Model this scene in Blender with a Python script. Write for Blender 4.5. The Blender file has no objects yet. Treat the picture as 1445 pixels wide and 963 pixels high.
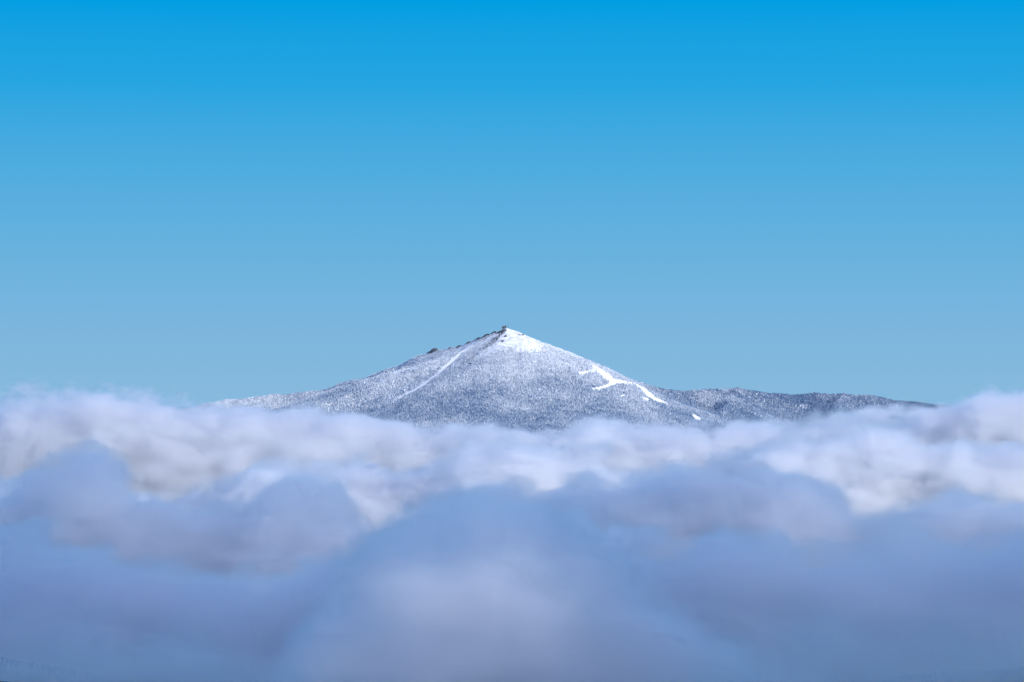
import bpy, math, random
import numpy as np
R = math.radians
rng = np.random.default_rng(11)
random.seed(11)

# ------------------------------------------------------------------ camera
scene = bpy.context.scene
COL = scene.collection
ZC = 1350.0                                   # height of the viewpoint, metres
FPX = 4097.0                                  # focal length in pixels of the 1445 px wide photograph
HFOV = 2 * math.atan(722.5 / FPX)
PITCH = math.atan((545 - 481.5) / FPX)        # the true horizon lies a little under the middle
cam = bpy.data.cameras.new('camera')
cam.sensor_width = 36.0
cam.angle = HFOV
cam.clip_start = 1.0
cam.clip_end = 200000.0
camera = bpy.data.objects.new('camera', cam)
camera.location = (0, 0, ZC)
camera.rotation_euler = (R(90) + PITCH, 0, 0)
COL.objects.link(camera)
scene.camera = camera

# ------------------------------------------------------------------ sky and sun
SUN_EL, SUN_AZ = R(26), R(66)                 # azimuth measured from straight behind the viewer towards the right
sun_dir = (math.sin(SUN_AZ) * math.cos(SUN_EL), -math.cos(SUN_AZ) * math.cos(SUN_EL), math.sin(SUN_EL))
world = bpy.data.worlds.new('World')
scene.world = world
world.use_nodes = True
nt = world.node_tree
nt.nodes.clear()
w_out = nt.nodes.new('ShaderNodeOutputWorld')
w_bg = nt.nodes.new('ShaderNodeBackground')
sky = nt.nodes.new('ShaderNodeTexSky')
sky.sky_type = 'NISHITA'
sky.sun_disc = False
sky.sun_elevation = SUN_EL
sky.sun_rotation = math.atan2(sun_dir[0], sun_dir[1])
sky.altitude = 1350
sky.air_density = 1.0
sky.dust_density = 0.3
sky.ozone_density = 2.0
# deep winter blue overhead; towards the horizon the clear cold air pales over the first few degrees
w_hsv = nt.nodes.new('ShaderNodeHueSaturation')
w_hsv.inputs['Saturation'].default_value = 0.97
w_hsv.inputs['Value'].default_value = 1.9
w_hsv.inputs['Hue'].default_value = 0.513
nt.links.new(sky.outputs[0], w_hsv.inputs['Color'])
w_sep = nt.nodes.new('ShaderNodeSeparateXYZ')
w_tc = nt.nodes.new('ShaderNodeTexCoord')
nt.links.new(w_tc.outputs['Generated'], w_sep.inputs[0])
w_map = nt.nodes.new('ShaderNodeMapRange')
w_map.inputs['From Min'].default_value = 0.0
w_map.inputs['From Max'].default_value = 0.14
nt.links.new(w_sep.outputs['Z'], w_map.inputs['Value'])
w_ramp = nt.nodes.new('ShaderNodeValToRGB')
def lin(c):
    return tuple((x / 255 / 12.92 if x <= 10 else ((x / 255 + 0.055) / 1.055) ** 2.4) for x in c)
SKY = [(545, (134, 185, 221)), (480, (127, 182, 221)), (360, (105, 178, 222)), (240, (79, 172, 223)), (120, (38, 165, 225)), (0, (0, 158, 226))]
els = w_ramp.color_ramp.elements
while len(els) < len(SKY): els.new(0.5)
for e, (v, c) in zip(els, SKY):
    e.position = math.sin(math.atan((545 - v) / FPX)) / 0.14
    e.color = (*lin(c), 1)
nt.links.new(w_map.outputs[0], w_ramp.inputs[0])
w_gain = nt.nodes.new('ShaderNodeVectorMath')
w_gain.operation = 'SCALE'
w_gain.inputs['Scale'].default_value = 1 / 0.15
nt.links.new(w_ramp.outputs[0], w_gain.inputs[0])
w_up = nt.nodes.new('ShaderNodeMapRange')
w_up.inputs['From Min'].default_value = 0.14
w_up.inputs['From Max'].default_value = 0.45
nt.links.new(w_sep.outputs['Z'], w_up.inputs['Value'])
w_mix = nt.nodes.new('ShaderNodeMix')
w_mix.data_type = 'RGBA'
nt.links.new(w_up.outputs[0], w_mix.inputs[0])
nt.links.new(w_gain.outputs[0], w_mix.inputs[6])
nt.links.new(w_hsv.outputs[0], w_mix.inputs[7])
nt.links.new(w_mix.outputs[2], w_bg.inputs['Color'])
w_bg.inputs['Strength'].default_value = 0.15
nt.links.new(w_bg.outputs[0], w_out.inputs['Surface'])

sun_data = bpy.data.lights.new('sun', 'SUN')
sun_data.energy = 4.3
sun_data.angle = R(0.5)
sun_data.color = (1.0, 0.955, 0.89)
sun = bpy.data.objects.new('sun', sun_data)
from mathutils import Vector
sun.rotation_euler = Vector(sun_dir).to_track_quat('Z', 'Y').to_euler()
sun.location = (0, 0, ZC + 2000)
COL.objects.link(sun)

vs = scene.view_settings
vs.view_transform = 'Standard'
vs.look = 'None'
vs.gamma = 1.0
vs.use_curve_mapping = False
vs.exposure = 0.0

cy = scene.cycles
cy.max_bounces = 26
cy.diffuse_bounces = 2
cy.glossy_bounces = 1
cy.transparent_max_bounces = 8
cy.volume_bounces = 24
cy.volume_step_rate = 1.5
cy.volume_max_steps = 600
cy.use_adaptive_sampling = True
cy.adaptive_threshold = 0.04
cy.adaptive_min_samples = 12
cy.use_denoising = True
cy.sample_clamp_indirect = 8.0

# ------------------------------------------------------------------ helpers
def at(u, v, Y):
    """the place that the photograph shows at pixel (u, v), at the distance Y in metres"""
    dx, dy, dz = (u - 722.5) / FPX, 1.0, (481.5 - v) / FPX
    c, s = math.cos(PITCH), math.sin(PITCH)
    y, z = dy * c - dz * s, dy * s + dz * c
    return (dx / y * Y, Y, ZC + z / y * Y)

def to_px(x, y, z):
    c, s = math.cos(PITCH), math.sin(PITCH)
    z = z - ZC
    d = y * c + z * s
    zz = -y * s + z * c
    return 722.5 + FPX * x / d, 481.5 - FPX * zz / d

def hash2(ix, iy, seed):
    n = (ix.astype(np.int64) * 374761393 + iy.astype(np.int64) * 668265263 + seed * 982451653) & 0xffffffff
    n = ((n ^ (n >> 13)) * 1274126177) & 0xffffffff
    n = (n ^ (n >> 16)) & 0xffffffff
    return n / 4294967295.0

def vnoise(x, y, seed=0):
    ix, iy = np.floor(x), np.floor(y)
    fx, fy = x - ix, y - iy
    fx, fy = fx * fx * (3 - 2 * fx), fy * fy * (3 - 2 * fy)
    a, b = hash2(ix, iy, seed), hash2(ix + 1, iy, seed)
    c, d = hash2(ix, iy + 1, seed), hash2(ix + 1, iy + 1, seed)
    return a + (b - a) * fx + (c - a) * fy + (a - b - c + d) * fx * fy

def fbm(x, y, scale, octs=5, seed=0):
    t, amp, tot = 0.0, 1.0, 0.0
    for o in range(octs):
        t = t + amp * vnoise(x / scale + 17.3 * o, y / scale - 9.1 * o, seed + o)
        tot += amp
        amp *= 0.5
        scale *= 0.5
    return t / tot * 2 - 1

def mesh_from(name, verts, faces, mat, parent=None, smooth=False):
    me = bpy.data.meshes.new(name)
    verts = np.asarray(verts, dtype=np.float32)
    if isinstance(faces, np.ndarray):
        k = faces.shape[1]
        me.vertices.add(len(verts))
        me.vertices.foreach_set('co', verts.ravel())
        me.loops.add(faces.size)
        me.loops.foreach_set('vertex_index', faces.astype(np.int32).ravel())
        me.polygons.add(len(faces))
        me.polygons.foreach_set('loop_start', (np.arange(len(faces)) * k).astype(np.int32))
        me.polygons.foreach_set('loop_total', np.full(len(faces), k, dtype=np.int32))
        me.update(calc_edges=True)
        me.validate()
    else:
        me.from_pydata([tuple(map(float, v)) for v in verts], [], faces)
    me.polygons.foreach_set('use_smooth', np.full(len(me.polygons), smooth))
    me.materials.append(mat)
    o = bpy.data.objects.new(name, me)
    COL.objects.link(o)
    if parent:
        o.parent = parent
    return o

def tag(o, label=None, cat=None, group=None, kind=None):
    if label: o['label'] = label
    if cat: o['category'] = cat
    if group: o['group'] = group
    if kind: o['kind'] = kind
    return o

def new_mat(name):
    m = bpy.data.materials.new(name)
    m.use_nodes = True
    t = m.node_tree
    b = t.nodes['Principled BSDF']
    b.inputs['Roughness'].default_value = 0.9
    b.inputs['Specular IOR Level'].default_value = 0.1
    return m, t, b

def noise_mat(name, c0, c1, scale, lo=0.4, hi=0.6, detail=4.0, rough=0.9):
    m, t, b = new_mat(name)
    g = t.nodes.new('ShaderNodeNewGeometry')
    n = t.nodes.new('ShaderNodeTexNoise')
    n.inputs['Scale'].default_value = scale
    n.inputs['Detail'].default_value = detail
    r = t.nodes.new('ShaderNodeValToRGB')
    r.color_ramp.elements[0].position, r.color_ramp.elements[0].color = lo, (*c0, 1)
    r.color_ramp.elements[1].position, r.color_ramp.elements[1].color = hi, (*c1, 1)
    t.links.new(g.outputs['Position'], n.inputs['Vector'])
    t.links.new(n.outputs[0], r.inputs[0])
    t.links.new(r.outputs[0], b.inputs['Base Color'])
    b.inputs['Roughness'].default_value = rough
    return m

# ------------------------------------------------------------------ the ground: one sheet to the horizon
def ground_z(x, y):
    x, y = np.asarray(x, float), np.asarray(y, float)
    r = np.hypot(x, y)
    crest = 3300 + 140 * np.sin(x / 260.0)
    # the flank of the hill the viewer stands on, a wooded crest, and the valley beyond
    side = np.interp(x, [-900, -560, -470, -380, -200, 0, 200, 330, 420, 520, 640, 900],
                     [20, 6, -10, -32, -45, -60, -58, -42, -22, -15, -22, -20])
    slope = -6 - 0.0955 * np.clip(y, -500, None) + side * np.clip(y / 3300.0, 0, 1) ** 2
    slope = np.where(y < 0, -6 + 0.02 * y, slope)
    valley = -950.0
    t = np.clip((y - crest) / 1500.0, 0, 1)
    t = t * t * (3 - 2 * t)
    z = slope * (1 - t) + valley * t
    z = z + fbm(x, y, 420.0, 5, 3) * (10 + 30 * t) * np.clip(r / 900.0, 0, 1)
    return ZC + z

def build_ground():
    ys = np.concatenate([-np.geomspace(60000, 60, 24), np.linspace(0, 2600, 60), np.linspace(2620, 4300, 120), np.geomspace(4340, 90000, 90)])
    half = np.concatenate([np.linspace(0, 1000, 70), np.geomspace(1030, 60000, 50)])
    xs = np.concatenate([-half[:0:-1], half])
    X, Y = np.meshgrid(xs, ys)
    Z = ground_z(X, Y)
    nx, ny = len(xs), len(ys)
    V = np.stack([X, Y, Z], -1).reshape(-1, 3)
    i, j = np.meshgrid(np.arange(nx - 1), np.arange(ny - 1))
    a = (j * nx + i).ravel()
    F = np.stack([a, a + 1, a + nx + 1, a + nx], -1)
    m = noise_mat('snowy_forest_floor', (0.05, 0.06, 0.06), (0.40, 0.42, 0.45), 0.03, 0.45, 0.75)
    o = mesh_from('ground', V, F, m, smooth=True)
    tag(o, kind='structure')
build_ground()

# ------------------------------------------------------------------ the mountain
RIDGES = [  # (u, v, distance), then slope on the two sides
    ([(714, 464, 12000), (690, 471, 12030), (650, 484, 12080), (612, 492, 12120), (560, 512, 12180), (500, 534, 12250),
      (460, 547, 12250), (400, 555, 12200), (340, 561, 12100), (290, 570, 12000), (200, 592, 11900), (60, 640, 11800)], 0.60),
    ([(714, 464, 12000), (731, 465.5, 12000), (765, 481, 12050), (800, 494, 12100), (840, 518, 12150), (880, 533, 12200),
      (920, 543, 12250), (960, 547, 12300), (1000, 545, 12350), (1040, 544, 12400), (1080, 549, 12400), (1130, 556, 12400),
      (1190, 557, 12350), (1230, 559, 12300), (1260, 566, 12250), (1300, 571, 12200), (1345, 576, 12100), (1480, 610, 12000)], 0.50),
    ([(714, 464, 12000), (702, 482, 11930), (670, 506, 11830), (632, 536, 11640), (592, 570, 11400), (540, 620, 11050)], 0.80),
    ([(714, 464, 12000), (742, 498, 11850), (768, 545, 11560), (790, 600, 11150), (800, 660, 10700)], 0.42),
    ([(840, 518, 12150), (866, 556, 11820), (900, 600, 11400), (930, 660, 11000)], 0.42),
    ([(1040, 544, 12400), (1022, 572, 12050), (1010, 605, 11650)], 0.42),
    ([(1190, 557, 12350), (1170, 585, 12000), (1160, 620, 11600)], 0.42),
    ([(500, 534, 12250), (490, 565, 11900), (470, 610, 11500)], 0.48),
]
RIDGE_PTS = [([at(*p) for p in pts], s) for pts, s in RIDGES]

def mountain_z(x, y):
    x, y = np.asarray(x, float), np.asarray(y, float)
    acc = np.zeros(x.shape)
    K = 9.0
    base = 1010.0
    for pts, s in RIDGE_PTS:
        best = np.full(x.shape, -1e9)
        for (x0, y0, z0), (x1, y1, z1) in zip(pts[:-1], pts[1:]):
            dx, dy = x1 - x0, y1 - y0
            t = np.clip(((x - x0) * dx + (y - y0) * dy) / (dx * dx + dy * dy), 0, 1)
            d = np.hypot(x - x0 - t * dx, y - y0 - t * dy)
            zz = z0 + t * (z1 - z0) - s * d * (1 - np.clip(d / 5000.0, 0, 0.4)) - 0.0 * d
            best = np.maximum(best, zz)
        acc = acc + np.exp(np.clip((best - base) / K, -60, 80))
    z = base + K * np.log(acc + 1e-9) - 8.0
    rel = np.clip((ZC + 240 - z) / 160.0, 0.0, 1.0)
    z = z + fbm(x, y, 330.0, 6, 21) * (2 + 22 * rel) + fbm(x, y, 60.0, 3, 31) * 3.5
    # drainage furrows running down towards the viewer
    z = z - 7 * rel * np.abs(fbm(x, y * 0.35, 150.0, 3, 41))
    return z

GX0, GX1, GY0, GY1, GS = -2700.0, 3000.0, 10400.0, 13600.0, 7.0
gxs = np.arange(GX0, GX1 + 1, GS)
gys = np.arange(GY0, GY1 + 1, GS)
MX, MY = np.meshgrid(gxs, gys)
MZ = mountain_z(MX, MY)

def mz(x, y):
    x, y = np.asarray(x, float), np.asarray(y, float)
    fx = np.clip((x - GX0) / GS, 0, len(gxs) - 1.001)
    fy = np.clip((y - GY0) / GS, 0, len(gys) - 1.001)
    i, j = fx.astype(int), fy.astype(int)
    fx, fy = fx - i, fy - j
    return (MZ[j, i] * (1 - fx) * (1 - fy) + MZ[j, i + 1] * fx * (1 - fy) + MZ[j + 1, i] * (1 - fx) * fy + MZ[j + 1, i + 1] * fx * fy)

def hit(u, v):
    """first place on the mountain on the line of sight through (u, v)"""
    Ys = np.arange(10300, 13400, 4.0)
    p0 = np.array(at(u, v, 1000.0)); d = (p0 - np.array([0, 0, ZC])) / 1000.0
    xs, zs = d[0] * Ys, ZC + d[2] * Ys
    k = np.nonzero(mz(xs, Ys) >= zs)[0]
    if len(k) == 0:
        gap = mz(xs, Ys) - zs
        k = [int(np.argmax(gap))]
    y = Ys[k[0]]
    lo, hi = y - 4.0, y
    for _ in range(9):
        mid = 0.5 * (lo + hi)
        if float(mz(d[0] * mid, mid)) >= ZC + d[2] * mid: hi = mid
        else: lo = mid
    y = hi
    return np.array([d[0] * y, y, float(mz(d[0] * y, y))])

snow = noise_mat('mountain_snow', (0.62, 0.64, 0.68), (0.88, 0.88, 0.88), 0.05, 0.35, 0.6)
mountain_mat = noise_mat('mountain_ground', (0.62, 0.64, 0.68), (0.88, 0.88, 0.88), 0.05, 0.35, 0.6)
_t = mountain_mat.node_tree
_a = _t.nodes.new('ShaderNodeAttribute'); _a.attribute_name = 'rock'
_mx = _t.nodes.new('ShaderNodeMix'); _mx.data_type = 'RGBA'
_src = _t.nodes['Principled BSDF'].inputs['Base Color'].links[0].from_socket
_t.links.new(_a.outputs['Fac'], _mx.inputs[0])
_t.links.new(_src, _mx.inputs[6])
_mx.inputs[7].default_value = (0.07, 0.085, 0.11, 1)
_t.links.new(_mx.outputs[2], _t.nodes['Principled BSDF'].inputs['Base Color'])
def build_mountain():
    nx, ny = len(gxs), len(gys)
    V = np.stack([MX, MY, MZ], -1).reshape(-1, 3)
    i, j = np.meshgrid(np.arange(nx - 1), np.arange(ny - 1))
    a = (j * nx + i).ravel()
    F = np.stack([a, a + 1, a + nx + 1, a + nx], -1)
    o = mesh_from('mountain', V, F, mountain_mat, smooth=True)
    u, v = to_px(V[:, 0], V[:, 1], V[:, 2])
    cr = np.interp(u, [c[0] for c in RIDGES[0][0][::-1]], [c[1] for c in RIDGES[0][0][::-1]])
    dv = v - cr
    near = np.exp(-((dv - 1.5) / 3.2) ** 2) * np.interp(u, [596, 606, 616, 626, 645, 680, 712, 718], [0, 1, 0.55, 0.35, 0.6, 1, 1, 0])
    spur = np.interp(u, [640, 668, 690, 702, 714], [529, 506, 489, 480, 466])
    ds = v - spur
    near = np.maximum(near, np.exp(-((ds + 3.0) / 3.0) ** 2) * np.interp(u, [640, 660, 700, 712, 718], [0, 0.75, 0.8, 0.9, 0]))
    near *= np.abs(V[:, 1] - 12000) < 420
    rk = np.clip(near * 1.35 + 0.9 * fbm(V[:, 0], V[:, 1], 34.0, 3, 61) - 0.35, 0, 1)
    at_ = o.data.attributes.new('rock', 'FLOAT', 'POINT')
    at_.data.foreach_set('value', np.clip(rk * 2.2, 0, 1).astype(np.float32))
    tag(o, kind='structure')
build_mountain()

# cleared runs and slides, as lines in the photograph: (u, v, half width in px)
RUNS = [
    [(837, 516, 1.6), (846, 523, 2.8), (856, 531, 3.6), (865, 538, 3.2), (880, 539, 1.2), (896, 542, 1.1), (905, 547, 1.8), (914, 555, 2.7), (926, 564, 1.9), (942, 570, 0.8)],
    [(840, 522, 1.0), (829, 525, 1.1), (818, 527, 1.4)],
    [(866, 540, 2.0), (856, 545, 1.5), (846, 548, 1.4), (836, 549, 0.9)],
    [(978, 586, 1.2), (983, 590, 2.4), (988, 592, 1.6)],
    [(908, 562, 1.0), (914, 564, 1.3)],
    [(876, 559, 1.0), (881, 559, 1.0)],
]
SLIDES = [
    [(672, 482, 0.9), (660, 491, 1.3), (648, 500, 1.4), (632, 515, 1.9), (615, 530, 1.6), (600, 541, 1.6), (585, 551, 1.3), (570, 558, 1.2), (556, 566, 1.0)],
    [(690, 478, 0.4), (676, 489, 0.5)],
    [(574, 552, 2.4), (577, 550, 2.0)],
    [(757, 509, 1.5), (753, 511, 1.0)],
]
RUNS = [[(u_, v_, w_ * 1.2) for u_, v_, w_ in l_] for l_ in RUNS]
def run_dist(u, v):
    """signed distance in px to the nearest cleared run (negative inside)"""
    best = np.full(np.shape(u), 1e9)
    for line in RUNS + SLIDES:
        for (u0, v0, w0), (u1, v1, w1) in zip(line[:-1], line[1:]):
            du, dv = u1 - u0, v1 - v0
            t = np.clip(((u - u0) * du + (v - v0) * dv) / (du * du + dv * dv), 0, 1)
            best = np.minimum(best, np.hypot(u - u0 - t * du, v - v0 - t * dv) - (w0 + t * (w1 - w0)))
    return best

def open_snow(u, v):
    """how open (treeless) the slope is, 0..1: the summit snowfield, the spur edge and small clearings"""
    def blob(cu, cv, ru, rv, tilt=0.0):
        a, b = (u - cu), (v - cv)
        c, s = math.cos(tilt), math.sin(tilt)
        p, q = (a * c + b * s) / ru, (-a * s + b * c) / rv
        return np.exp(-(p * p + q * q))
    o = 1.15 * blob(732, 474, 24, 9, 0.35) + 1.1 * blob(690, 496, 22, 4.5, -0.55) + 0.95 * blob(745, 490, 17, 9, 0.2)
    o = o + 0.8 * blob(715, 484, 16, 6, -0.5) + 0.5 * blob(775, 482, 30, 5, 0.55) + 0.5 * blob(660, 488, 26, 4, -0.4)
    o = o + 0.8 * blob(1135, 574, 6, 4)
    return np.clip(o, 0, 1)

# ------------------------------------------------------------------ forest of frosted spruces on the mountain
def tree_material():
    m, t, b = new_mat('frosted_spruce_blue_shade')
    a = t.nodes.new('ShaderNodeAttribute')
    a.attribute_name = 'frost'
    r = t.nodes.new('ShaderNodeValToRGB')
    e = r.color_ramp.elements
    e[0].position, e[0].color = 0.0, (0.13, 0.215, 0.34, 1)  # dark end blued: the blue shade of the forest is put into the colour
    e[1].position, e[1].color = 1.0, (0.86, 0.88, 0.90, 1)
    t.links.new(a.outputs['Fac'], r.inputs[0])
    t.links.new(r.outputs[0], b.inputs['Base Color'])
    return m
spruce = tree_material()

def tree_cloud(name, P, Hh, Rr, frost, seed, sides=5):
    """one mesh of two-tier conifers; each face keeps its own amount of frost"""
    g = np.random.default_rng(seed)
    n = len(P)
    ang = np.arange(sides) * 2 * math.pi / sides
    rot = g.uniform(0, 6.28, n)
    verts, faces = [], []
    def cone(z0, z1, rf):
        base = np.empty((n, sides + 1, 3))
        rr = Rr[:, None] * rf * g.uniform(0.7, 1.25, (n, sides))
        base[:, :sides, 0] = P[:, 0:1] + rr * np.cos(ang + rot[:, None])
        base[:, :sides, 1] = P[:, 1:2] + rr * np.sin(ang + rot[:, None])
        base[:, :sides, 2] = P[:, 2:3] + Hh[:, None] * (z0 + g.uniform(-.06, .06, (n, sides)))
        base[:, sides, 0:2] = P[:, 0:2]
        base[:, sides, 2] = P[:, 2] + Hh * z1
        return base
    tiers = [cone(0.08, 0.68, 1.0), cone(0.42, 1.0, 0.66)]
    V = np.concatenate(tiers, axis=1).reshape(-1, 3)
    per = 2 * (sides + 1)
    tri = []
    for k in range(2):
        o = k * (sides + 1)
        for s in range(sides):
            tri.append((o + s, o + (s + 1) % sides, o + sides))
    tri = np.array(tri)
    F = (np.arange(n)[:, None, None] * per + tri[None]).reshape(-1, 3)
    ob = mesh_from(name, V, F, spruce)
    at_ = ob.data.attributes.new('frost', 'FLOAT', 'FACE')
    fr = np.clip(frost[:, None] + g.normal(0, 0.09, (n, 2 * sides)), 0, 1)
    at_.data.foreach_set('value', fr.astype(np.float32).ravel())
    return ob

def build_mountain_forest():
    step = 5.0
    xs = np.arange(-1950, 2250, step)
    ys = np.arange(10900, 12520, step)
    X, Y = np.meshgrid(xs, ys)
    X = (X + rng.uniform(-.5, .5, X.shape) * step).ravel()
    Y = (Y + rng.uniform(-.5, .5, Y.shape) * step).ravel()
    Z = mz(X, Y)
    u, v = to_px(X, Y, Z)
    keep = (v < 625) & (u > 120) & (u < 1445)
    # not behind the skyline
    sky_v = np.interp(u, [a for a, b, c in RIDGES[0][0][::-1]] + [a for a, b, c in RIDGES[1][0][1:]],
                      [c for a, b, c in RIDGES[0][0][::-1]] + [c for a, b, c in RIDGES[1][0][1:]])
    keep &= Y < sky_v + 40
    d = run_dist(u, v)
    keep &= d > rng.uniform(-0.9, 0.9, X.shape)
    keep &= (run_dist(u, v - 1.5) > rng.uniform(-1.4, 0.1, X.shape)) & (run_dist(u, v - 2.6) > rng.uniform(-1.8, -0.3, X.shape))   # no tall tree right in front of a run
    op = open_snow(u, v) + 0.25 * fbm(X, Y, 40, 3, 77)
    keep &= rng.uniform(0, 1, X.shape) > op * 1.25
    X, Y, Z, u, v = X[keep], Y[keep], Z[keep], u[keep], v[keep]
    alt = Z - ZC
    h = np.interp(alt, [-150, 60, 160, 240], [8.5, 7.2, 5.0, 2.8]) * rng.uniform(0.65, 1.25, len(X))
    frost = np.interp(alt, [-130, -30, 60, 150, 230], [0.24, 0.39, 0.60, 0.76, 0.9])
    frost = frost - np.interp(u, [250, 700, 900, 1100, 1350], [-0.16, 0.0, 0.02, 0.16, 0.22])
    frost = frost + 0.34 * fbm(X, Y, 170, 4, 55) + 0.18 * fbm(X, Y, 25, 2, 56) + rng.normal(0, 0.13, len(X))
    frost = frost - 0.30 * np.interp(u, [930, 1030], [0, 1]) * np.clip(fbm(X * 0.45 + Y * 0.25, Y * 1.2 + X * 0.75, 120, 3, 58) * 2, 0, 1)
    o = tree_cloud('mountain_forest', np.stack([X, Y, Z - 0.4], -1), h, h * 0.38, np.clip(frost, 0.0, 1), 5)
    tag(o, 'dense frosted conifer forest covering the slopes of the snowy mountain', 'forest', kind='stuff')
    print('TREES', len(X))
build_mountain_forest()

# ------------------------------------------------------------------ cleared ski runs and slides: groomed snow draped over the slope
groomed = noise_mat('groomed_snow', (0.84, 0.85, 0.87), (0.90, 0.90, 0.90), 0.04, 0.35, 0.65)
def build_run(name, line, label=None):
    pts = []
    for (u0, v0, w0), (u1, v1, w1) in zip(line[:-1], line[1:]):
        n = max(2, int(math.hypot(u1 - u0, v1 - v0) / 2.0))
        for k in range(n):
            f = k / n
            pts.append((u0 + (u1 - u0) * f, v0 + (v1 - v0) * f, w0 + (w1 - w0) * f))
    pts.append(line[-1])
    V, F = [], []
    for k, (u, v, w) in enumerate(pts):
        a, b = pts[max(0, k - 1)], pts[min(len(pts) - 1, k + 1)]
        du, dv = b[0] - a[0], b[1] - a[1]
        l = math.hypot(du, dv) or 1.0
        for j in range(5):
            q = (j / 2.0 - 1.0) * w * random.uniform(0.82, 1.15)
            p = hit(u - dv / l * q, v + du / l * q)
            V.append((p[0], p[1], p[2] + 0.8))
    for k in range(len(pts) - 1):
        for j in range(4):
            a = k * 5 + j
            F.append((a, a + 1, a + 6, a + 5))
    o = mesh_from(name, V, F, groomed, smooth=True)
    tag(o, kind='structure')
    return o
for line in RUNS: build_run('ski_run', line)
for line in SLIDES[:2]: build_run('snow_slide', line)

# ------------------------------------------------------------------ dark crags along the summit ridge
rock_mat = noise_mat('dark_rock', (0.05, 0.06, 0.075), (0.34, 0.36, 0.40), 0.25, 0.5, 0.72)
def build_crag(u, v, w, h, label, seed):
    g = np.random.default_rng(seed)
    c = hit(u, v + 1.0)
    mpp = c[1] / FPX
    W, Hh = w * mpp / 2, h * mpp
    V, F = [], []
    nu, nv = 14, 7
    for j in range(nv + 1):
        th = j / nv * math.pi / 2
        for i in range(nu):
            a = i / nu * 2 * math.pi
            k = g.uniform(0.72, 1.22)
            V.append((c[0] + W * k * math.cos(a) * math.cos(th), c[1] + W * 0.6 * k * math.sin(a) * math.cos(th),
                      c[2] - 4 + (Hh + 3) * math.sin(th) * g.uniform(0.6, 1.2) + math.cos(a) * W * 0.5 * math.cos(th)))
    for j in range(nv):
        for i in range(nu):
            a, b = j * nu + i, j * nu + (i + 1) % nu
            F.append((a, b, b + nu, a + nu))
    F.append(tuple(nv * nu + i for i in range(nu)))
    o = mesh_from('rock_crag', V, F, rock_mat)
    tag(o, label, 'rock', 'dark crags along the summit ridge')
CRAGS = [
    (611, 492, 14, 4.2, 'dark broken crag at the left shoulder where the ridge bends down'),
    (605, 496, 8, 2.0, 'small dark rock just below the left shoulder crag'),
    (634, 488, 9, 1.5, 'low dark rock between the shoulder crag and the long ridge cliff'),
    (647, 485.5, 9, 1.8, 'dark ridge rock just right of the low shoulder rock'),
    (660, 482, 9, 1.8, 'small dark rock at the lower end of the long ridge cliff'),
    (674, 477, 11, 2.2, 'dark rock cliff low on the steep ridge left of the summit'),
    (685, 473.5, 13, 2.8, 'largest dark cliff in the middle of the steep left summit ridge'),
    (696, 470, 12, 2.6, 'dark cliff high on the steep left summit ridge'),
    (706, 468, 9, 2.2, 'dark rock step right under the summit building'),
    (713, 474, 5, 2.0, 'dark rock rib running down from the summit building'),
    (708, 481, 6, 1.6, 'dark rock at the upper edge of the bright spur'),
    (737, 472, 5, 1.2, 'small dark rock in the bright summit snowfield'),
    (663, 513, 7, 1.8, 'dark rock at the lower tip of the bright spur edge'),
]
for k, c in enumerate(CRAGS): build_crag(*c, seed=100 + k)

# ------------------------------------------------------------------ the stone weather station on the summit
def box(V, F, x0, x1, y0, y1, z0, z1):
    b = len(V)
    V += [(x0, y0, z0), (x1, y0, z0), (x1, y1, z0), (x0, y1, z0), (x0, y0, z1), (x1, y0, z1), (x1, y1, z1), (x0, y1, z1)]
    F += [tuple(b + i for i in f) for f in ((0, 3, 2, 1), (4, 5, 6, 7), (0, 1, 5, 4), (1, 2, 6, 5), (2, 3, 7, 6), (3, 0, 4, 7))]
stone = noise_mat('summit_stone', (0.10, 0.11, 0.12), (0.22, 0.23, 0.25), 0.6)
glass_dark, _t, _b = new_mat('dark_window')
_b.inputs['Base Color'].default_value = (0.03, 0.035, 0.04, 1)
_b.inputs['Roughness'].default_value = 0.15
snow_roof, _t, _b = new_mat('roof_snow')
_b.inputs['Base Color'].default_value = (0.82, 0.83, 0.85, 1)
steel, _t, _b = new_mat('mast_steel')
_b.inputs['Base Color'].default_value = (0.22, 0.23, 0.25, 1)
_b.inputs['Metallic'].default_value = 0.6

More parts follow.
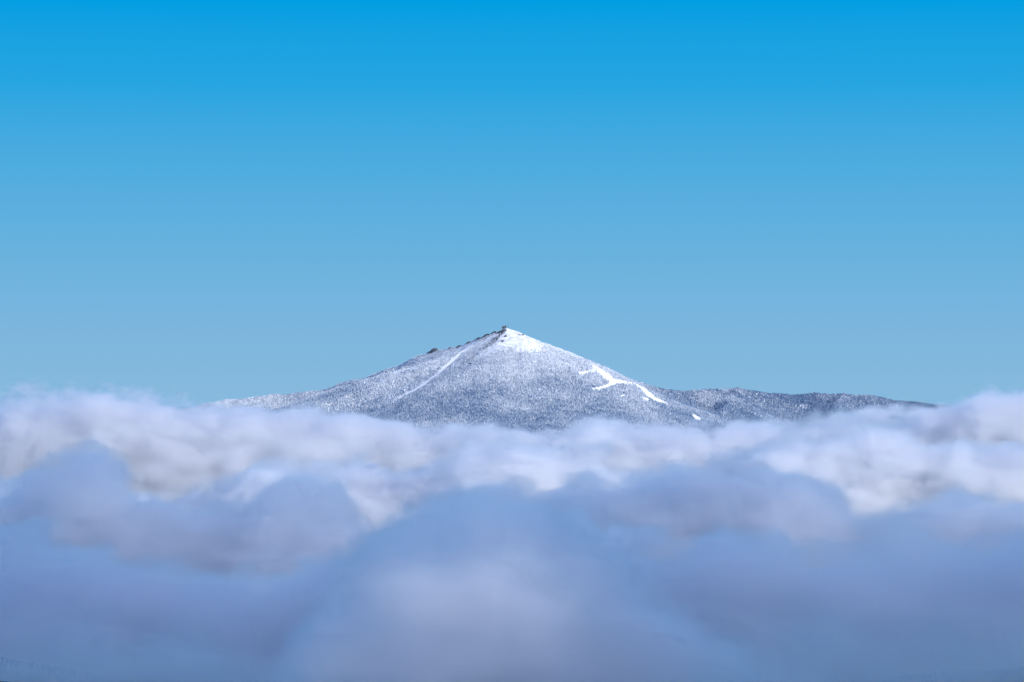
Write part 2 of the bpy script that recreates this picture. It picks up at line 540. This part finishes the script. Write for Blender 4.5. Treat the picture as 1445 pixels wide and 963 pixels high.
def summit_at(u):
    ys = np.arange(11850, 12150, 3.0)
    xs = (u - 722.5) / FPX * ys
    zs = mz(xs, ys)
    k = int(np.argmax(zs - 0.02 * np.abs(ys - 12000)))
    return xs[k], ys[k], zs[k]
def build_summit_house():
    p = summit_at(711.5)
    root = bpy.data.objects.new('stone_building', None)
    root.location = (p[0], p[1] + 4, p[2] - 1.0)
    COL.objects.link(root)
    tag(root, 'small dark stone building standing on the very top of the mountain', 'building')
    V, F = [], []
    box(V, F, -9, 5, -5, 5, -4, 7.5)
    mesh_from('wall', V, F, stone, root)
    V = [(-9.6, -5.6, 7.5), (5.6, -5.6, 7.5), (5.6, 5.6, 7.5), (-9.6, 5.6, 7.5), (-9.6, 0, 10.8), (5.6, 0, 10.8)]
    F = [(0, 1, 5, 4), (2, 3, 4, 5), (0, 4, 3), (1, 2, 5), (0, 3, 2, 1)]
    mesh_from('roof', V, F, stone, root)
    for x in (-6.5, -2.2, 2.0):
        V, F = [], []
        box(V, F, x - 0.7, x + 0.7, -5.06, -4.9, 3.0, 5.2)
        mesh_from('window', V, F, glass_dark, root)
    # round tower at the end
    V, F = [], []
    n = 16
    for z, r in ((-4, 3.2), (11.5, 3.0), (11.5, 3.4), (12.6, 3.4)):
        for i in range(n):
            a = i / n * 2 * math.pi
            V.append((6.5 + r * math.cos(a), r * math.sin(a), z))
    for j in range(3):
        for i in range(n):
            F.append((j * n + i, j * n + (i + 1) % n, (j + 1) * n + (i + 1) % n, (j + 1) * n + i))
    F.append(tuple(3 * n + i for i in range(n)))
    mesh_from('tower', V, F, stone, root)
build_summit_house()

def build_mast():
    p = summit_at(716.8)
    V, F = [], []
    def bar(x, y, r0, r1, z0, z1):
        b, n = len(V), 8
        for z, r in ((z0, r0), (z1, r1)):
            for i in range(n):
                a = i / n * 2 * math.pi
                V.append((x + r * math.cos(a), y + r * math.sin(a), z))
        for i in range(n):
            F.append((b + i, b + (i + 1) % n, b + n + (i + 1) % n, b + n + i))
        F.append(tuple(b + n + i for i in range(n)))
    bar(0, 0, 0.55, 0.35, -3, 17)
    box(V, F, -3.0, 3.0, -0.25, 0.25, 13.2, 13.7)
    box(V, F, -1.9, -1.3, -0.4, 0.4, 13.7, 15.6)
    box(V, F, 1.4, 2.1, -0.4, 0.4, 13.7, 15.2)
    o = mesh_from('weather_mast', V, F, steel)
    o.location = (p[0], p[1] + 2, p[2])
    tag(o, 'thin weather mast with a crossbar right beside the summit building', 'mast')
build_mast()

# ------------------------------------------------------------------ frosted trees on the crest of the near hill
bark = noise_mat('spruce_bark', (0.05, 0.04, 0.035), (0.12, 0.10, 0.09), 3.0)
def near_tree_meshes(seed):
    """a frosted spruce about 9 m tall: tapered trunk with limbs, crown of drooping sprays"""
    g = np.random.default_rng(seed)
    Ht = 9.0
    V, F = [], []
    def limb(p, q, r0, r1, n=5):
        b = len(V)
        for c, r in ((p, r0), (q, r1)):
            for i in range(n):
                a = i / n * 2 * math.pi
                V.append((c[0] + r * math.cos(a), c[1] + r * math.sin(a), c[2]))
        for i in range(n):
            F.append((b + i, b + (i + 1) % n, b + n + (i + 1) % n, b + n + i))
    limb((0, 0, -0.6), (0, 0, Ht * 0.5), 0.20, 0.11)
    limb((0, 0, Ht * 0.5), (0, 0, Ht), 0.11, 0.02)
    CV, CF = [], []
    for z in np.arange(0.9, Ht - 0.2, 0.42):
        R_ = (1 - z / Ht) ** 0.85 * 2.3 + 0.15
        nb = 7 if z < Ht * 0.7 else 5
        for k in range(nb):
            if g.uniform() < 0.14: continue
            a = g.uniform(0, 2 * math.pi)
            L = R_ * g.uniform(0.6, 1.12)
            dx, dy = math.cos(a), math.sin(a)
            tip = (dx * L, dy * L, z - L * g.uniform(0.1, 0.35))
            if k < 3: limb((0, 0, z), (tip[0] * .8, tip[1] * .8, z + (tip[2] - z) * .8), 0.035, 0.01, 3)
            w = L * 0.33
            b = len(CV)
            mid = (dx * L * .55, dy * L * .55, z + (tip[2] - z) * .5 + 0.06)
            CV += [(0, 0, z + 0.12), (mid[0] - dy * w, mid[1] + dx * w, mid[2] - .12), tip, (mid[0] + dy * w, mid[1] - dx * w, mid[2] - .12), (mid[0], mid[1], mid[2] + .14)]
            CF += [(b, b + 1, b + 4), (b + 1, b + 2, b + 4), (b + 2, b + 3, b + 4), (b + 3, b, b + 4)]
    out = []
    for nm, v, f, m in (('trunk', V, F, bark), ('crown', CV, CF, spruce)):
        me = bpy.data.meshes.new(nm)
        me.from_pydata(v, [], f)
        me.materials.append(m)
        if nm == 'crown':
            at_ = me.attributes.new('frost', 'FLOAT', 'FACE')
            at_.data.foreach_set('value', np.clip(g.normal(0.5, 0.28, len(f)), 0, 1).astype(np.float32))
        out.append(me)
    return out

def build_near_forest():
    protos = [near_tree_meshes(900 + k) for k in range(6)]
    step = 6.0
    X, Y = np.meshgrid(np.arange(-660, 700, step), np.arange(2620, 3620, step))
    X = (X + rng.uniform(-.5, .5, X.shape) * step).ravel()
    Y = (Y + rng.uniform(-.5, .5, Y.shape) * step).ravel()
    Z = ground_z(X, Y)
    u, v = to_px(X, Y, Z + 6)
    inside = (u > 2) & (u < 1443) & (v < 960) & (v > 900)
    gap = fbm(X, Y, 70, 3, 91) > -0.5
    keep = gap & (u > -60) & (u < 1500) & (v < 1000)
    X, Y, Z, u, v, inside = (q[keep] for q in (X, Y, Z, u, v, inside))
    order = np.argsort(np.where(inside, Y, 1e9))
    single = order[:300]
    single = single[inside[single]]
    for n_, k in enumerate(single):
        tr, cr = protos[n_ % 6]
        root = bpy.data.objects.new('spruce_tree', None)
        root.location = (X[k], Y[k], Z[k])
        root.rotation_euler = (0, 0, rng.uniform(0, 6.28))
        sc_ = rng.uniform(0.7, 1.3)
        root.scale = (sc_, sc_, sc_ * rng.uniform(0.9, 1.15))
        COL.objects.link(root)
        if u[k] < 722:
            tag(root, 'frosted spruce standing in mist on the wooded hill at the bottom left corner', 'tree', 'frosted spruces at the bottom left corner')
        else:
            tag(root, 'frosted spruce standing in mist on the wooded hill at the bottom right corner', 'tree', 'frosted spruces at the bottom right corner')
        for nm, me in (('trunk', tr), ('crown', cr)):
            c = bpy.data.objects.new(nm, me)
            COL.objects.link(c)
            c.parent = root
    rest = np.setdiff1d(np.arange(len(X)), single)
    if len(rest):
        h = rng.uniform(6, 11, len(rest))
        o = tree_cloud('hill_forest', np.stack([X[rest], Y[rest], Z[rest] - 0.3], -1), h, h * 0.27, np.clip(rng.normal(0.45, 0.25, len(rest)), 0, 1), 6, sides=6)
        tag(o, 'mass of frosted forest behind the nearest trees on the misty hill', 'forest', kind='stuff')
    print('NEAR', len(single), len(rest))
build_near_forest()

# ------------------------------------------------------------------ clouds
VOL_MATS = {}
def cloud_material(name, color, g):
    m = bpy.data.materials.new(name)
    m.use_nodes = True
    m.cycles.volume_sampling = 'DISTANCE'
    t = m.node_tree
    t.nodes.clear()
    out = t.nodes.new('ShaderNodeOutputMaterial')
    pv = t.nodes.new('ShaderNodeVolumePrincipled')
    pv.inputs['Color'].default_value = (*color, 1)
    pv.inputs['Anisotropy'].default_value = g
    pv.inputs['Density'].default_value = 1.0
    t.links.new(pv.outputs[0], out.inputs['Volume'])
    return m
cloud_mat = cloud_material('cloud_vapour', (0.982, 0.986, 0.995), 0.70)

class NB:
    """small writer for node trees"""
    def __init__(s, t): s.t = t
    def m(s, op, a, b=None, c=None, clamp=False):
        n = s.t.nodes.new('ShaderNodeMath'); n.operation = op; n.use_clamp = clamp
        for k, v in enumerate((a, b, c)):
            if v is None: continue
            if isinstance(v, (int, float)): n.inputs[k].default_value = v
            else: s.t.links.new(v, n.inputs[k])
        return n.outputs[0]
    def noise(s, vec, scale, detail, rough=0.5):
        n = s.t.nodes.new('ShaderNodeTexNoise')
        n.inputs['Scale'].default_value = scale; n.inputs['Detail'].default_value = detail
        n.inputs['Roughness'].default_value = rough
        s.t.links.new(vec, n.inputs['Vector'])
        return n.outputs[0]
    def curve(s, x, pts):
        n = s.t.nodes.new('ShaderNodeFloatCurve')
        c = n.mapping.curves[0]
        n.mapping.use_clip = False
        while len(c.points) > 2: c.points.remove(c.points[1])
        c.points[0].location = pts[0]; c.points[1].location = pts[-1]
        for p in pts[1:-1]: c.points.new(*p)
        n.mapping.update()
        s.t.links.new(x, n.inputs['Value'])
        return n.outputs[0]

def cloud_bank(name, label, crest, Y, depth, floor, dens, soft, amp, nscale, vox, seed, mat=None, group='banks of the cloud sea', detail=4.0, rough=0.55, skirt=0.0, n2=0.0, billow=0.0):
    """a long bank of cloud: crest line (u, v) as seen, at the distance Y, `depth` metres thick front to back"""
    mat = mat or cloud_mat
    P = [at(u, v, Y) for u, v in crest]
    x0, x1 = P[0][0], P[-1][0]
    zt = max(p[2] for p in P) + amp * 1.6
    zb = floor + ZC
    t = bpy.data.node_groups.new(name + '_shape', 'GeometryNodeTree')
    t.interface.new_socket('Geometry', in_out='OUTPUT', socket_type='NodeSocketGeometry')
    nb = NB(t)
    pos = t.nodes.new('GeometryNodeInputPosition').outputs[0]
    sep = t.nodes.new('ShaderNodeSeparateXYZ')
    t.links.new(pos, sep.inputs[0])
    X, Yy, Z = sep.outputs
    off = t.nodes.new('ShaderNodeVectorMath'); off.operation = 'MULTIPLY_ADD'
    t.links.new(pos, off.inputs[0]); off.inputs[1].default_value = (0.78, 1.0, 1.3); off.inputs[2].default_value = (seed * 371.0, seed * 913.0, 0)
    xn = nb.m('DIVIDE', nb.m('SUBTRACT', X, x0), x1 - x0)
    top = nb.curve(xn, [((p[0] - x0) / (x1 - x0), (p[2] - zb) / 1000.0) for p in P])
    top = nb.m('MULTIPLY', top, 1000.0)
    q = nb.m('DIVIDE', nb.m('SUBTRACT', Yy, Y), depth)
    hump = nb.m('SQRT', nb.m('MAXIMUM', nb.m('SUBTRACT', 1.0, nb.m('MULTIPLY', q, q)), 0.0))
    n1 = nb.m('MULTIPLY', nb.m('SUBTRACT', nb.noise(off.outputs[0], 1.0 / nscale, detail, rough), 0.5), 2 * amp)
    big = nb.m('SUBTRACT', nb.noise(off.outputs[0], 0.3 / nscale, 2.0), 0.5)
    n1 = nb.m('ADD', n1, nb.m('MULTIPLY', big, amp * 0.5))
    H = nb.m('ADD', nb.m('MULTIPLY', top, hump), n1)
    rel = nb.m('SUBTRACT', nb.m('ADD', H, zb), Z)
    d = nb.m('DIVIDE', rel, soft, clamp=True)
    d = nb.m('MULTIPLY', nb.m('MULTIPLY', d, d), dens)
    thick = nb.m('ADD', 0.25, nb.m('MULTIPLY', nb.m('SUBTRACT', nb.noise(off.outputs[0], 1.7 / nscale, 5.0, 0.6), 0.36, clamp=True), 5.0))
    core = nb.m('DIVIDE', nb.m('SUBTRACT', rel, 130.0), 250.0, clamp=True)
    d = nb.m('MULTIPLY', d, nb.m('ADD', thick, core))
    if skirt:
        sk = nb.m('DIVIDE', nb.m('ADD', rel, 110.0), 160.0, clamp=True)
        d = nb.m('ADD', d, nb.m('MULTIPLY', nb.m('MULTIPLY', sk, sk), skirt))
    vc = t.nodes.new('GeometryNodeVolumeCube')
    t.links.new(d, vc.inputs['Density'])
    mn, mx = (x0, Y - depth, zb), (x1, Y + depth, zt)
    vc.inputs['Min'].default_value = mn
    vc.inputs['Max'].default_value = mx
    for k, ax in enumerate('XYZ'):
        vc.inputs['Resolution ' + ax].default_value = max(8, int((mx[k] - mn[k]) / vox[k]))
    sm = t.nodes.new('GeometryNodeSetMaterial')
    sm.inputs['Material'].default_value = mat
    t.links.new(vc.outputs[0], sm.inputs[0])
    go = t.nodes.new('NodeGroupOutput')
    t.links.new(sm.outputs[0], go.inputs[0])
    data = bpy.data.volumes.new(name)
    data.materials.append(mat)
    data.render.space = 'WORLD'
    o = bpy.data.objects.new(name, data)
    COL.objects.link(o)
    md = o.modifiers.new('shape', 'NODES')
    md.node_group = t
    tag(o, label, 'cloud', group)
    return o

BANKS = [
    dict(label='farthest pale bank of cloud lying along the foot of the snowy mountain',
         crest=[(-260, 570), (0, 558), (60, 548), (130, 545), (200, 554), (280, 565), (370, 572), (450, 572), (540, 586), (600, 590), (640, 588), (690, 588),
                (740, 590), (800, 590), (860, 588), (920, 598), (1000, 600), (1060, 592), (1130, 586), (1180, 584), (1240, 580), (1300, 572), (1350, 559), (1400, 544), (1445, 537), (1700, 545)],
         Y=10200, depth=800, floor=-560, dens=0.02, soft=110, amp=35, nscale=420, vox=(24, 40, 9), seed=1),
    dict(label='second bank of cloud in front of the mountain, bright and ragged in the middle',
         crest=[(-260, 690), (0, 680), (50, 676), (120, 670), (165, 676), (205, 692), (260, 696), (330, 676), (380, 640), (450, 632), (520, 640), (590, 650), (640, 628), (700, 612),
                (760, 626), (830, 640), (900, 640), (960, 650), (1050, 625), (1150, 610), (1250, 610), (1350, 610), (1445, 610), (1700, 620)],
         Y=8400, depth=750, floor=-600, dens=0.02, soft=110, amp=35, nscale=380, vox=(20, 35, 9), seed=2),
    dict(label='third bank of cloud with a dark hump left and rounded crests right of centre',
         crest=[(-260, 700), (0, 676), (60, 652), (120, 632), (165, 650), (205, 686), (300, 706), (400, 690), (480, 700), (560, 735), (640, 690), (740, 680), (860, 668), (960, 662), (1010, 672), (1050, 668), (1100, 655), (1160, 672),
                (1250, 705), (1310, 686), (1380, 690), (1445, 695), (1700, 700)],
         Y=6600, depth=700, floor=-640, dens=0.02, soft=90, amp=30, nscale=320, vox=(16, 30, 8), seed=3),
    dict(label='fourth bank of cloud with a broad dark lobe at the left edge',
         crest=[(-300, 790), (0, 765), (90, 750), (180, 772), (240, 792), (300, 785), (380, 800), (470, 780), (560, 740), (640, 720), (740, 720), (860, 720), (960, 740), (1050, 745), (1110, 745),
                (1200, 750), (1300, 735), (1400, 745), (1445, 740), (1750, 740)],
         Y=5000, depth=600, floor=-620, dens=0.018, soft=80, amp=26, nscale=260, vox=(13, 26, 7), seed=4),
    dict(label='nearest cloud, a big soft grey dome in the middle of the foreground',
         crest=[(-320, 900), (0, 890), (150, 860), (300, 880), (400, 880), (440, 850), (480, 805), (520, 762), (580, 716), (640, 692), (690, 685), (740, 692), (790, 714), (840, 744), (900, 785),
                (1000, 800), (1100, 790), (1250, 820), (1400, 830), (1445, 840), (1780, 850)],
         Y=2400, depth=330, floor=-420, dens=0.012, soft=80, amp=18, nscale=180, vox=(9, 16, 6), seed=5),
]
SET = {1: (300, 0.050, 60, 170, 190), 2: (320, 0.050, 60, 210, 180), 3: (300, 0.050, 55, 190, 150), 4: (280, 0.035, 50, 230, 140), 5: (200, 0.012, 60, 100, 120), 6: (260, 0.034, 70, 150, 130)}
BANKS[0]['skirt'] = 0.0006
BANKS.append(dict(label='nearest cloud, a big soft grey dome in the middle of the foreground',
         crest=[(310, 1000), (380, 920), (425, 856), (465, 806), (510, 760), (570, 712), (640, 674), (690, 658), (740, 668), (800, 706), (850, 748), (900, 792), (970, 850), (1060, 915), (1160, 965), (1240, 1000)],
         Y=3700, floor=-480, seed=6))
BANKS[4].update(label='thin mist lying over the wooded hill along the bottom edge',
         crest=[(-320, 860), (0, 850), (150, 840), (300, 850), (400, 890), (500, 930), (700, 940), (900, 925), (1020, 860), (1150, 810), (1300, 820), (1445, 820), (1780, 830)])
for b in BANKS:
    b['depth'], b['dens'], b['soft'], b['amp'], b['nscale'] = SET[b['seed']]
    b['vox'] = {1: (10, 14, 5), 2: (8, 12, 5), 3: (7, 11, 4), 4: (6, 10, 4), 5: (6, 10, 4), 6: (6, 10, 4)}[b['seed']]
    cloud_bank('cloud_bank', detail=7.0, rough=0.68, **b)

def high_cloud():
    """an added layer of broken cloud, never in view, put there to shade the near fog"""
    t = bpy.data.node_groups.new('high_cloud_shape', 'GeometryNodeTree')  # shape of the added shading cloud
    t.interface.new_socket('Geometry', in_out='OUTPUT', socket_type='NodeSocketGeometry')
    nb = NB(t)
    pos = t.nodes.new('GeometryNodeInputPosition').outputs[0]
    sep = t.nodes.new('ShaderNodeSeparateXYZ')
    t.links.new(pos, sep.inputs[0])
    k0 = 1920 / sun_dir[2]
    cx, cy_ = sun_dir[0] * k0, 4200 + sun_dir[1] * k0
    mn, mx = (cx - 2300, cy_ - 2500, ZC + 1500), (cx + 2300, cy_ + 6200, ZC + 1840)
    def edge(s_, a, b, w, w2=None):
        lo = nb.m('DIVIDE', nb.m('SUBTRACT', s_, a), w, clamp=True)
        hi = nb.m('DIVIDE', nb.m('SUBTRACT', b, s_), w2 or w, clamp=True)
        return nb.m('MULTIPLY', lo, hi)
    e = nb.m('MULTIPLY', nb.m('MULTIPLY', edge(sep.outputs[0], mn[0], mx[0], 600.0), nb.m('POWER', edge(sep.outputs[1], mn[1], mx[1], 500.0, 5500.0), 5.5)), edge(sep.outputs[2], mn[2], mx[2], 120.0))
    n = nb.noise(pos, 1 / 620.0, 4.0)
    # opening cut along the sun through the added shading cloud, to light the dome
    k = (ZC + 1670 - (ZC - 240)) / sun_dir[2]
    hole = (-35 + sun_dir[0] * k, 3540 + sun_dir[1] * k, ZC + 1670)
    rel = t.nodes.new('ShaderNodeVectorMath'); rel.operation = 'SUBTRACT'
    t.links.new(pos, rel.inputs[0]); rel.inputs[1].default_value = hole
    cr = t.nodes.new('ShaderNodeVectorMath'); cr.operation = 'CROSS_PRODUCT'
    t.links.new(rel.outputs[0], cr.inputs[0]); cr.inputs[1].default_value = sun_dir
    ln = t.nodes.new('ShaderNodeVectorMath'); ln.operation = 'LENGTH'
    t.links.new(cr.outputs[0], ln.inputs[0])
    gap = nb.m('DIVIDE', nb.m('SUBTRACT', ln.outputs['Value'], 70.0), 290.0, clamp=True)
    gap = nb.m('MAXIMUM', gap, 0.05)
    d = nb.m('MULTIPLY', nb.m('MULTIPLY', e, gap), nb.m('MULTIPLY', nb.m('SUBTRACT', n, 0.36, clamp=True), 0.14))
    vc = t.nodes.new('GeometryNodeVolumeCube')
    t.links.new(d, vc.inputs['Density'])
    vc.inputs['Min'].default_value = mn
    vc.inputs['Max'].default_value = mx
    for ax, k in zip('XYZ', (66, 110, 8)): vc.inputs['Resolution ' + ax].default_value = k
    sm = t.nodes.new('GeometryNodeSetMaterial')
    sm.inputs['Material'].default_value = cloud_mat
    t.links.new(vc.outputs[0], sm.inputs[0])
    go = t.nodes.new('NodeGroupOutput')
    t.links.new(sm.outputs[0], go.inputs[0])
    data = bpy.data.volumes.new('high_cloud')  # volume of the added shading cloud
    data.materials.append(cloud_mat)
    o = bpy.data.objects.new('high_cloud', data)  # added cloud, never in view, there to shade the near fog
    COL.objects.link(o)
    o.modifiers.new('shape', 'NODES').node_group = t
    tag(o, kind='structure')
high_cloud()  # added unseen cloud that shades the near fog
